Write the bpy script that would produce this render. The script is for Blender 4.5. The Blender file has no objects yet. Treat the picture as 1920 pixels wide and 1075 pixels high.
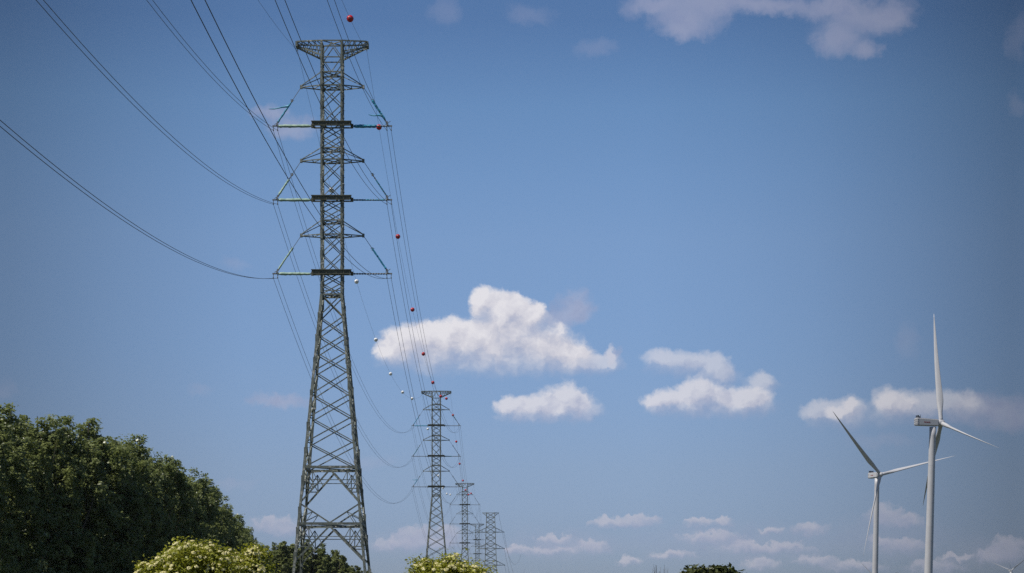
import bpy, bmesh, math, random
import numpy as np
from mathutils import Vector, Matrix

random.seed(7)
R = math.radians
scene = bpy.context.scene
COL = scene.collection

# ------------------------------------------------------------------ camera
F = 4000.0            # focal length in photo pixels (photo is 1920 wide)
HZ = 1195.0           # photo row of the true horizon (below the frame)
CAMZ = 1.7
cam_data = bpy.data.cameras.new("camera")
cam = bpy.data.objects.new("camera", cam_data)
COL.objects.link(cam)
cam.location = (0, 0, CAMZ)
cam.rotation_euler = (R(90), 0, 0)          # level camera, rising front (vertical shift)
cam_data.sensor_width = 36.0
cam_data.sensor_fit = 'HORIZONTAL'
cam_data.lens = 36.0 * F / 1920.0
cam_data.shift_y = (HZ - 537.5) / 1920.0
cam_data.clip_start = 0.5
cam_data.clip_end = 40000.0
scene.camera = cam


def at(px, py, Y):
    """the world point seen at photo pixel (px, py) at distance Y"""
    return Vector(((px - 960) / F * Y, Y, CAMZ + (HZ - py) / F * Y))


# ------------------------------------------------------------------ light
SUN_AZ = math.atan2(-0.90, -0.43)           # measured from +Y towards +X
SUN_EL = R(58)
sun_dir = Vector((math.sin(SUN_AZ) * math.cos(SUN_EL), math.cos(SUN_AZ) * math.cos(SUN_EL), math.sin(SUN_EL)))
sd = bpy.data.lights.new("sun", 'SUN')
sd.energy = 4.8
sd.angle = R(0.53)
sd.color = (1.0, 0.95, 0.87)
sun = bpy.data.objects.new("sun", sd)
sun.rotation_euler = sun_dir.to_track_quat('Z', 'Y').to_euler()
sun.location = (0, 0, 200)
COL.objects.link(sun)

scene.view_settings.view_transform = 'Standard'
scene.view_settings.look = 'None'
scene.view_settings.exposure = 0.0
scene.view_settings.gamma = 1.0
scene.view_settings.use_curve_mapping = False
scene.render.engine = 'CYCLES'
scene.cycles.use_denoising = False
scene.cycles.max_bounces = 5
scene.cycles.diffuse_bounces = 2
scene.cycles.glossy_bounces = 2
scene.cycles.transmission_bounces = 3
scene.cycles.transparent_max_bounces = 4

# ------------------------------------------------------------------ world: Nishita sky with clouds
world = bpy.data.worlds.new("World")
scene.world = world
world.use_nodes = True
try:
    world.cycles.sampling_method = 'MANUAL'
    world.cycles.sample_map_resolution = 512
except Exception:
    pass
wn = world.node_tree
wn.nodes.clear()
L = wn.links


class N:
    """small helper for writing node graphs of a tree"""

    def __init__(self, tree):
        self.t = tree

    def _put(self, sock, v):
        if hasattr(v, 'is_output'):
            self.t.links.new(v, sock)
        else:
            sock.default_value = v

    def math(self, op, a, b=None, c=None, clamp=False):
        n = self.t.nodes.new('ShaderNodeMath')
        n.operation = op
        n.use_clamp = clamp
        self._put(n.inputs[0], a)
        if b is not None:
            self._put(n.inputs[1], b)
        if c is not None:
            self._put(n.inputs[2], c)
        return n.outputs[0]

    def vec(self, op, a, b=None, c=None):
        n = self.t.nodes.new('ShaderNodeVectorMath')
        n.operation = op
        self._put(n.inputs[0], a)
        if b is not None:
            self._put(n.inputs[1], b)
        if c is not None:
            self._put(n.inputs[2], c)
        return n.outputs['Value'] if op in ('LENGTH', 'DOT_PRODUCT') else n.outputs['Vector']

    def noise(self, v, scale, detail=6.0, rough=0.55, color=False, dist=0.0):
        n = self.t.nodes.new('ShaderNodeTexNoise')
        n.inputs['Scale'].default_value = scale
        n.inputs['Detail'].default_value = detail
        n.inputs['Roughness'].default_value = rough
        n.inputs['Distortion'].default_value = dist
        self.t.links.new(v, n.inputs['Vector'])
        return n.outputs['Color'] if color else n.outputs['Fac']

    def smooth(self, x, lo, hi, a=0.0, b=1.0):
        n = self.t.nodes.new('ShaderNodeMapRange')
        n.interpolation_type = 'SMOOTHSTEP'
        self._put(n.inputs[0], x)
        n.inputs[1].default_value = lo
        n.inputs[2].default_value = hi
        n.inputs[3].default_value = a
        n.inputs[4].default_value = b
        return n.outputs[0]

    def linear(self, x, lo, hi, a=0.0, b=1.0):
        n = self.t.nodes.new('ShaderNodeMapRange')
        self._put(n.inputs[0], x)
        n.inputs[1].default_value = lo
        n.inputs[2].default_value = hi
        n.inputs[3].default_value = a
        n.inputs[4].default_value = b
        return n.outputs[0]

    def ramp(self, x, stops, interp='EASE'):
        n = self.t.nodes.new('ShaderNodeValToRGB')
        cr = n.color_ramp
        cr.interpolation = interp
        while len(cr.elements) < len(stops):
            cr.elements.new(0.5)
        for e, (p, c) in zip(cr.elements, stops):
            e.position = p
            e.color = (*c, 1.0) if len(c) == 3 else c
        self._put(n.inputs[0], x)
        return n.outputs[0]

    def mix(self, fac, a, b, blend='MIX'):
        n = self.t.nodes.new('ShaderNodeMix')
        n.data_type = 'RGBA'
        n.blend_type = blend
        n.clamp_factor = True
        self._put(n.inputs[0], fac)
        self._put(n.inputs[6], a if hasattr(a, 'is_output') else (*a, 1.0))
        self._put(n.inputs[7], b if hasattr(b, 'is_output') else (*b, 1.0))
        return n.outputs[2]


def lin(r, g, b):
    f = lambda c: (c / 255 / 12.92) if c <= 10 else ((c / 255 + 0.055) / 1.055) ** 2.4
    return (f(r), f(g), f(b))


def sky_uv(px, py):
    """photo pixel -> (azimuth, elevation) of that direction, in units of 0.025 rad (about 100 photo pixels)"""
    az = math.atan2(px - 960, F)
    el = math.atan2(HZ - py, math.hypot(F, px - 960))
    return az * 40.0, el * 40.0


w = N(wn)
tc = wn.nodes.new('ShaderNodeTexCoord')
dirv = tc.outputs['Generated']
sep = wn.nodes.new('ShaderNodeSeparateXYZ')
L.new(dirv, sep.inputs[0])
az = w.math('MULTIPLY', w.math('ARCTAN2', sep.outputs[0], sep.outputs[1]), 40.0)
el = w.math('MULTIPLY', w.math('ARCSINE', sep.outputs[2]), 40.0)
cmb = wn.nodes.new('ShaderNodeCombineXYZ')
L.new(az, cmb.inputs[0])
L.new(el, cmb.inputs[1])
P = cmb.outputs[0]

STRENGTH = 0.1
sky = wn.nodes.new('ShaderNodeTexSky')
sky.sky_type = 'NISHITA'
sky.sun_disc = False
sky.sun_elevation = SUN_EL
sky.sun_rotation = SUN_AZ
sky.altitude = 0
sky.air_density = 1.0
sky.dust_density = 1.0
sky.ozone_density = 1.0
# colour correction of the clear sky by elevation, and a painted lens vignette by azimuth
TINT = [(0.0, (0.56, 0.70, 1.10)), (0.1124, (0.58, 0.70, 1.12)), (0.1965, (0.637, 0.735, 1.06)), (0.3324, (0.681, 0.811, 1.10)),
        (0.4604, (0.755, 0.885, 1.12)), (0.5265, (0.720, 0.880, 1.11)), (0.6095, (0.655, 0.842, 1.06)), (0.7028, (0.49, 0.66, 0.89)),
        (0.85, (0.46, 0.62, 0.84)), (1.0, (0.46, 0.62, 0.84))]
elf = w.linear(el, 0.0, 16.0)
tint = w.ramp(elf, TINT, 'LINEAR')
azf = w.linear(az, -12.0, 12.0)
# lens vignette painted into the sky colour, darker sideways, most on the right
LENS_FALL = [(-13.0, 0.57), (-9.3, 0.58), (-8.3, 0.67), (-7.2, 0.78), (-5.0, 0.96), (-3.0, 1.0), (2.5, 1.0), (4.2, 0.93), (5.6, 0.84), (7.4, 0.66),
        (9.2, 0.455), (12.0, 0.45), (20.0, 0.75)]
lens_fall = w.ramp(w.linear(az, -20.0, 20.0), [((u + 20) / 40, (v,) * 3) for u, v in LENS_FALL], 'LINEAR')
clear = w.mix(1.0, w.mix(1.0, sky.outputs[0], tint, 'MULTIPLY'), lens_fall, 'MULTIPLY')

# cloud groups: (px, py, rx, ry) of each billow, as directions
CUMULUS = [
    (906, 562, 23, 24), (938, 572, 36, 26), (968, 574, 22, 20), (950, 602, 56, 36), (1003, 590, 19, 21), (985, 600, 30, 30),
    (799, 644, 78, 42), (742, 654, 34, 28), (850, 634, 56, 30), (918, 643, 92, 46), (1007, 647, 68, 42),
    (1060, 667, 54, 26),
]
MID = [
    (1055, 750, 46, 27), (1085, 762, 30, 22), (990, 764, 52, 20), (950, 760, 24, 15), (1030, 770, 72, 15),
    (1312, 736, 42, 29), (1290, 750, 60, 22), (1240, 752, 36, 16), (1378, 750, 58, 22), (1415, 750, 32, 22),
    (1568, 775, 22, 12), (1596, 762, 16, 14), (1664, 750, 20, 20), (1690, 757, 28, 16),
]
SOFT = [
    (1084, 572, 28, 28), (1072, 585, 34, 22), (1046, 598, 40, 18), (1144, 668, 12, 18),
    (1838, 766, 55, 28), (1885, 778, 60, 30),
    (1230, 8, 55, 22), (1330, 2, 110, 28), (1290, 38, 60, 26), (1275, 62, 32, 16), (1440, 8, 110, 16),
    (1560, 14, 60, 18), (1620, 28, 80, 30), (1572, 72, 46, 28), (1625, 92, 24, 18), (1672, 35, 40, 24),
    (525, 755, 58, 14), (505, 208, 34, 14), (548, 238, 46, 20),
]
ARC = [
    (1250, 674, 42, 18), (1298, 681, 46, 18), (1340, 691, 32, 22), (1358, 704, 22, 16), (1428, 716, 22, 20),
    (1738, 762, 52, 24), (1785, 758, 50, 24), (1690, 758, 44, 24), (1662, 756, 28, 28),
    (1535, 770, 28, 21), (1568, 773, 36, 20), (1598, 769, 24, 25), (1104, 680, 44, 16), (1136, 680, 28, 12), (1147, 666, 10, 16),
]
FAINT = [
    (835, 18, 30, 26), (992, 26, 44, 18), (1120, 86, 40, 14), (1908, 70, 16, 44), (1905, 200, 20, 20),
    (438, 500, 30, 12), (2, 732, 34, 16), (376, 736, 22, 9), (440, 906, 34, 10), (1700, 640, 24, 34), (1650, 830, 60, 12), (680, 870, 60, 14), (1050, 1020, 130, 26), (1380, 1020, 190, 34), (1660, 1010, 120, 40), (1860, 1040, 80, 30), (780, 1015, 110, 22),
]
LOW = [
    (515, 982, 52, 16), (535, 995, 40, 10), (778, 1004, 38, 20), (745, 1020, 50, 12), (842, 1000, 26, 18), (810, 1018, 60, 10),
    (1040, 1012, 36, 11), (968, 1030, 22, 10), (1108, 1025, 32, 13), (1030, 1032, 60, 8),
    (1160, 979, 58, 9), (1196, 974, 42, 13), (1308, 979, 26, 9), (1352, 978, 22, 9), (1332, 1007, 60, 12),
    (1445, 996, 24, 8), (1516, 991, 32, 13), (1430, 1028, 90, 10), (1400, 1022, 40, 9), (1660, 964, 36, 18),
    (1692, 975, 36, 12), (1650, 1018, 22, 14), (1695, 1022, 40, 14), (1425, 1056, 36, 11), (1892, 1026, 34, 20),
    (1872, 1042, 50, 14), (1180, 1052, 26, 8), (1790, 1046, 30, 6), (1600, 1060, 60, 10), (1755, 1062, 50, 14),
    (1530, 1050, 40, 10), (1260, 1040, 40, 8),
]


def field(p, blobs):
    """smooth union of billows: about 1 on the outline, falling inwards"""
    acc = None
    for (px, py, rx, ry) in blobs:
        cu, cv = sky_uv(px, py)
        sx, sy = 100.0 / rx * 1.5, 100.0 / ry * 1.5
        q = w.vec('MULTIPLY_ADD', p, (sx, sy, 0), (-cu * sx, -cv * sy, 0))
        d = w.math('POWER', math.exp(-1), w.vec('DOT_PRODUCT', q, q))
        acc = d if acc is None else w.math('ADD', acc, d)
    ln = w.math('LOGARITHM', w.math('MAXIMUM', acc, 1e-5), math.e)
    return w.math('MULTIPLY_ADD', ln, -0.23, 0.46)


def warped(p, s1, a1, s2, a2):
    n1 = w.vec('SUBTRACT', w.noise(p, s1, 2.0, 0.5, True), (0.5, 0.5, 0.5))
    n2 = w.vec('SUBTRACT', w.noise(p, s2, 7.0, 0.6, True), (0.5, 0.5, 0.5))
    q = w.vec('MULTIPLY_ADD', n1, (a1, a1 * 0.8, 0), p)
    return w.vec('MULTIPLY_ADD', n2, (a2, a2 * 0.8, 0), q)


SUNW = (-0.14, 0.24, 0.0)       # towards the sun, in cloud units


def cumulus(blobs, s1, amp, s2, fine, amax, soft, cols):
    """heaped cloud: crisp on the sunny upper left, dissolving at its base"""
    p = warped(P, s1, amp, s2, fine)
    f1 = field(p, blobs)
    n1 = w.noise(p, s2 * 0.45, 3.0, 0.5)
    nf = w.noise(p, s2 * 1.1, 8.0, 0.62)
    nn = w.math('MULTIPLY_ADD', n1, 0.55, w.math('MULTIPLY_ADD', nf, 0.42, -0.485))
    d = w.math('ADD', f1, nn)
    p2 = w.vec('ADD', p, SUNW)
    f2 = field(p2, blobs)
    n12 = w.noise(p2, s2 * 0.45, 3.0, 0.5)
    nf2 = w.noise(w.vec('MULTIPLY_ADD', SUNW, (0.25, 0.25, 0.0), p), s2 * 1.1, 5.0, 0.55)
    big = w.math('SUBTRACT', f2, f1)
    wid = w.smooth(big, -0.40, 0.45, 1.55 * soft, 0.42 * soft)
    mid_ = w.smooth(big, -0.40, 0.45, 0.84, 0.96)
    alpha = w.smooth(w.math('DIVIDE', w.math('SUBTRACT', mid_, d), wid), -0.5, 0.5, 0.0, amax)
    r1 = w.math('MULTIPLY', w.math('SUBTRACT', n12, n1), 1.25)
    r2 = w.math('MULTIPLY', w.math('SUBTRACT', nf2, nf), 0.55)
    sh = w.linear(w.math('ADD', w.math('MULTIPLY', big, 0.62), w.math('ADD', r1, r2)), -0.58, 0.50)
    return alpha, w.ramp(sh, cols, 'LINEAR')


COLS = [(0.0, lin(172, 177, 200)), (0.30, lin(190, 192, 208)), (0.58, lin(209, 208, 218)), (1.0, lin(229, 227, 232))]
alpha_a, col_a = cumulus(CUMULUS, 2.0, 0.26, 6.5, 0.22, 0.97, 1.2, COLS)
COLS_M = [(0.0, lin(160, 168, 196)), (0.30, lin(178, 182, 204)), (0.58, lin(198, 199, 214)), (1.0, lin(220, 219, 227))]
alpha_m, col_m = cumulus(MID, 2.4, 0.26, 7.0, 0.24, 0.84, 1.6, COLS_M)
alpha_r, col_r = cumulus(ARC, 2.0, 0.30, 6.0, 0.26, 0.60, 1.9, COLS_M)
# soft lilac wisps
pb = warped(P, 1.6, 0.45, 5.0, 0.40)
fb = field(pb, SOFT)
nb = w.noise(pb, 3.5, 8.0, 0.6)
db = w.math('ADD', fb, w.math('MULTIPLY', w.math('SUBTRACT', nb, 0.5), 1.1))
alpha_b = w.smooth(db, 1.45, 0.05, 0.0, 0.66)
col_b = w.ramp(nb, [(0.3, lin(152, 158, 188)), (0.7, lin(190, 188, 206))], 'LINEAR')
ff = field(pb, FAINT)
df = w.math('ADD', ff, w.math('MULTIPLY', w.math('SUBTRACT', nb, 0.5), 1.1))
alpha_f = w.smooth(df, 1.45, -0.1, 0.0, 0.24)
# small hazy clouds low over the horizon
pc = warped(P, 4.5, 0.32, 10.0, 0.20)
fc = field(pc, LOW)
nc = w.noise(pc, 7.0, 8.0, 0.6)
dc = w.math('ADD', fc, w.math('MULTIPLY', w.math('SUBTRACT', nc, 0.5), 1.35))
fc2 = field(w.vec('ADD', pc, (-0.03, 0.08, 0.0)), LOW)
up = w.math('SUBTRACT', fc2, fc)
wc = w.smooth(up, -0.4, 0.5, 1.6, 0.6)
alpha_c = w.smooth(w.math('DIVIDE', w.math('SUBTRACT', 0.86, dc), wc), -0.5, 0.5, 0.0, 0.60)
col_c = w.ramp(w.linear(w.math('ADD', up, w.math('MULTIPLY', w.math('SUBTRACT', nc, 0.5), 0.6)), -0.6, 0.7),
               [(0.0, lin(152, 160, 190)), (1.0, lin(200, 197, 208))], 'LINEAR')

inv = 1.0 / STRENGTH
lens_fallc = w.mix(0.72, (1, 1, 1), lens_fall, 'MIX')  # clouds take most of the same painted vignette


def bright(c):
    return w.mix(1.0, w.vec('MULTIPLY', c, (inv, inv, inv)), lens_fallc, 'MULTIPLY')


out = w.mix(alpha_c, clear, bright(col_c))
out = w.mix(alpha_f, out, bright(col_b))
out = w.mix(alpha_b, out, bright(col_b))
out = w.mix(alpha_r, out, bright(col_r))
out = w.mix(alpha_m, out, bright(col_m))
out = w.mix(alpha_a, out, bright(col_a))
bg = wn.nodes.new('ShaderNodeBackground')
bg.inputs['Strength'].default_value = STRENGTH
L.new(out, bg.inputs['Color'])
wo = wn.nodes.new('ShaderNodeOutputWorld')
L.new(bg.outputs[0], wo.inputs['Surface'])


# ------------------------------------------------------------------ materials
def material(name, color, rough=0.6, metal=0.0, var=None, scale=1.0, spec=0.5, translucent=0.0, detail=6.0):
    m = bpy.data.materials.new(name)
    m.use_nodes = True
    t = m.node_tree
    g = N(t)
    b = t.nodes['Principled BSDF']
    b.inputs['Roughness'].default_value = rough
    b.inputs['Metallic'].default_value = metal
    b.inputs['Specular IOR Level'].default_value = spec
    cout = None
    if var is not None:
        c = t.nodes.new('ShaderNodeTexCoord')
        n = g.noise(c.outputs['Object'], scale, detail, 0.6)
        cout = g.ramp(n, [(0.34, color), (0.66, var)], 'LINEAR')
        t.links.new(cout, b.inputs['Base Color'])
    else:
        b.inputs['Base Color'].default_value = (*color, 1)
    if translucent:
        tr = t.nodes.new('ShaderNodeBsdfTranslucent')
        if cout is not None:
            t.links.new(cout, tr.inputs[0])
        else:
            tr.inputs[0].default_value = (*color, 1)
        mx = t.nodes.new('ShaderNodeMixShader')
        mx.inputs[0].default_value = translucent
        t.links.new(b.outputs[0], mx.inputs[1])
        t.links.new(tr.outputs[0], mx.inputs[2])
        t.links.new(mx.outputs[0], t.nodes['Material Output'].inputs['Surface'])
    return m


def steel_material():
    """weathered olive painted steel: paint, bare zinc patches and rust specks"""
    m = bpy.data.materials.new("weathered_steel")
    m.use_nodes = True
    t = m.node_tree
    g = N(t)
    b = t.nodes['Principled BSDF']
    c = t.nodes.new('ShaderNodeTexCoord').outputs['Object']
    n1 = g.noise(c, 0.9, 5.0, 0.65)
    n2 = g.noise(c, 2.6, 4.0, 0.6)
    base = g.ramp(n1, [(0.35, (0.090, 0.105, 0.090)), (0.6, (0.165, 0.185, 0.160))], 'LINEAR')
    zinc = g.ramp(n2, [(0.55, (0, 0, 0)), (0.66, (1, 1, 1))], 'LINEAR')
    col = g.mix(zinc, base, (0.40, 0.40, 0.37))
    rust = g.ramp(g.noise(c, 4.3, 3.0, 0.6), [(0.68, (0, 0, 0)), (0.80, (1, 1, 1))], 'LINEAR')
    col = g.mix(rust, col, (0.12, 0.085, 0.04))
    t.links.new(col, b.inputs['Base Color'])
    b.inputs['Roughness'].default_value = 0.65
    b.inputs['Metallic'].default_value = 0.1
    return m


M = {}
M['steel'] = steel_material()
M['girder'] = material("girder_steel", (0.06, 0.065, 0.045), 0.7, 0.0, (0.14, 0.14, 0.095), 1.8)
M['wire'] = material("conductor", (0.035, 0.037, 0.042), 0.55, 0.2, (0.06, 0.062, 0.068), 3.0)
M['fitting'] = material("fitting", (0.14, 0.15, 0.15), 0.5, 0.3, (0.24, 0.25, 0.25), 4.0)
M['rubber'] = material("insulator_rubber", (0.05, 0.06, 0.065), 0.6, 0.0, (0.10, 0.11, 0.115), 3.0)
M['green'] = material("green_wrap", (0.22, 0.36, 0.28), 0.7, 0.0, (0.46, 0.58, 0.46), 1.7)
M['blue'] = material("turquoise_wrap", (0.006, 0.17, 0.31), 0.6, 0.0, (0.02, 0.29, 0.43), 1.7)
M['bluegrey'] = material("faded_wrap", (0.05, 0.12, 0.16), 0.7, 0.0, (0.07, 0.26, 0.31), 1.7)
M['red'] = material("red_ball", (0.42, 0.006, 0.012), 0.35, 0.0, (0.55, 0.012, 0.02), 2.0)
M['white'] = material("white_ball", (0.80, 0.80, 0.79), 0.4, 0.0, (0.86, 0.86, 0.85), 2.0)
M['turbine'] = material("turbine_paint", (0.42, 0.42, 0.44), 0.42, 0.0, (0.48, 0.48, 0.495), 0.15)
M['dark'] = material("dark_panel", (0.03, 0.035, 0.045), 0.5, 0.0, (0.06, 0.07, 0.085), 0.7)
M['logo'] = material("dark_red_letter", (0.22, 0.03, 0.03), 0.5, 0.0, (0.28, 0.04, 0.035), 2.0)
M['leaf'] = material("poplar_leaf", (0.095, 0.132, 0.038), 0.36, 0.0, (0.320, 0.355, 0.130), 1.6, 0.5, 0.5)
M['leaf_far'] = material("far_leaf", (0.090, 0.118, 0.034), 0.5, 0.0, (0.240, 0.265, 0.095), 1.2, 0.25, 0.4)
M['elder'] = material("elder_leaf", (0.19, 0.22, 0.012), 0.5, 0.0, (0.38, 0.38, 0.040), 1.6, 0.4, 0.42)
M['blossom'] = material("elder_blossom", (0.82, 0.74, 0.34), 0.7, 0.0, (0.90, 0.84, 0.48), 4.0, 0.3, 0.2)
M['oak'] = material("small_tree_leaf", (0.035, 0.050, 0.010), 0.5, 0.0, (0.10, 0.11, 0.024), 1.2, 0.4, 0.25)
M['bark'] = material("bark", (0.06, 0.05, 0.04), 0.9, 0.0, (0.13, 0.11, 0.085), 3.0)
M['concrete'] = material("concrete", (0.30, 0.29, 0.27), 0.85, 0.0, (0.40, 0.39, 0.36), 2.0)
M['ground'] = material("meadow", (0.030, 0.038, 0.014), 0.9, 0.0, (0.065, 0.070, 0.030), 0.05)


# ------------------------------------------------------------------ mesh helpers
class MB:
    def __init__(self):
        self.v, self.f = [], []

    def add(self, vs, fs):
        o = len(self.v)
        self.v += [tuple(x) for x in vs]
        self.f += [tuple(i + o for i in q) for q in fs]

    def box(self, c, s, rot=None):
        c = Vector(c)
        vs = []
        for x in (-.5, .5):
            for y in (-.5, .5):
                for z in (-.5, .5):
                    p = Vector((x * s[0], y * s[1], z * s[2]))
                    if rot:
                        p = rot @ p
                    vs.append(c + p)
        self.add(vs, [(0, 1, 3, 2), (4, 6, 7, 5), (0, 4, 5, 1), (2, 3, 7, 6), (0, 2, 6, 4), (1, 5, 7, 3)])

    def bar(self, a, b, wd, hd=None):
        """a straight steel member from a to b with a rectangular section"""
        a, b = Vector(a), Vector(b)
        hd = hd or wd
        d = b - a
        if d.length < 1e-4:
            return
        d.normalize()
        up = Vector((0, 0, 1)) if abs(d.z) < 0.95 else Vector((0, 1, 0))
        s = d.cross(up).normalized()
        u = s.cross(d)
        vs = []
        for e in (a, b):
            for (i, j) in ((-1, -1), (1, -1), (1, 1), (-1, 1)):
                vs.append(e + s * (i * wd / 2) + u * (j * hd / 2))
        self.add(vs, [(0, 1, 5, 4), (1, 2, 6, 5), (2, 3, 7, 6), (3, 0, 4, 7), (3, 2, 1, 0), (4, 5, 6, 7)])

    def tube(self, pts, rad, n=6):
        """a tube along points; rad is a number or a list"""
        pts = [Vector(p) for p in pts]
        k = len(pts)
        rr = rad if isinstance(rad, (list, tuple)) else [rad] * k
        o = len(self.v)
        for i, p in enumerate(pts):
            d = (pts[min(i + 1, k - 1)] - pts[max(i - 1, 0)]).normalized()
            up = Vector((0, 0, 1)) if abs(d.z) < 0.9 else Vector((0, 1, 0))
            s = d.cross(up).normalized()
            u = s.cross(d)
            for j in range(n):
                t = 2 * math.pi * j / n
                self.v.append(tuple(p + (s * math.cos(t) + u * math.sin(t)) * rr[i]))
        for i in range(k - 1):
            for j in range(n):
                self.f.append((o + i * n + j, o + i * n + (j + 1) % n, o + (i + 1) * n + (j + 1) % n, o + (i + 1) * n + j))
        self.f.append(tuple(o + j for j in reversed(range(n))))
        self.f.append(tuple(o + (k - 1) * n + j for j in range(n)))

    def mesh(self, name, mat, smooth=False):
        me = bpy.data.meshes.new(name)
        me.from_pydata(self.v, [], self.f)
        me.materials.append(mat)
        if smooth:
            me.polygons.foreach_set('use_smooth', [True] * len(me.polygons))
        me.update()
        return me

    def build(self, name, mat, parent=None, smooth=False):
        return link(name, self.mesh(name, mat, smooth), parent)


def link(name, me, parent=None):
    o = bpy.data.objects.new(name, me)
    COL.objects.link(o)
    if parent is not None:
        o.parent = parent
    return o


def tag(o, label=None, cat=None, group=None, kind=None):
    if label:
        o['label'] = label
    if cat:
        o['category'] = cat
    if group:
        o['group'] = group
    if kind:
        o['kind'] = kind
    return o


def thing(name, loc, label, cat, group=None):
    o = bpy.data.objects.new(name, None)
    o.empty_display_size = 1.0
    COL.objects.link(o)
    o.location = loc
    return tag(o, label, cat, group)


def copy_tree(o, parent=None):
    kids = list(o.children)
    c = o.copy()
    COL.objects.link(c)
    if parent is not None:
        c.parent = parent
    for k in kids:
        copy_tree(k, c)
    return c


# ------------------------------------------------------------------ ground
g = MB()
nx = 60
ext = 6000.0
for j in range(nx + 1):
    for i in range(nx + 1):
        sx, sy = (i / nx * 2 - 1), (j / nx * 2 - 1)
        g.v.append((math.copysign(abs(sx) ** 2.2, sx) * ext, math.copysign(abs(sy) ** 2.2, sy) * ext, 0.0))
for j in range(nx):
    for i in range(nx):
        a = j * (nx + 1) + i
        g.f.append((a, a + 1, a + nx + 2, a + nx + 1))
tag(g.build('ground', M['ground']), kind='structure')

# ------------------------------------------------------------------ pylons of the main line
LX = -22.0
P_Y = [260.0, 628.5, 1004.0, 1364.0]
P_X = [-21.9, -22.3, -22.2, -22.2]
Z_TOP = 74.1
PLAT = [64.0, 55.0, 46.0]
ARM = [68.7, 59.7, 50.6]
JOINT = [70.3, 61.1, 52.3]
WAIST = 43.3
BELT1, BELT2 = 22.2, 15.35


def hw(z):
    return 1.22 if z >= WAIST else 1.22 + (WAIST - z) * 0.0905


def corner(sx, sy, z):
    return Vector((sx * hw(z), sy * hw(z), z))


FACES = [((-1, -1), (1, -1)), ((1, -1), (1, 1)), ((1, 1), (-1, 1)), ((-1, 1), (-1, -1))]


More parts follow.
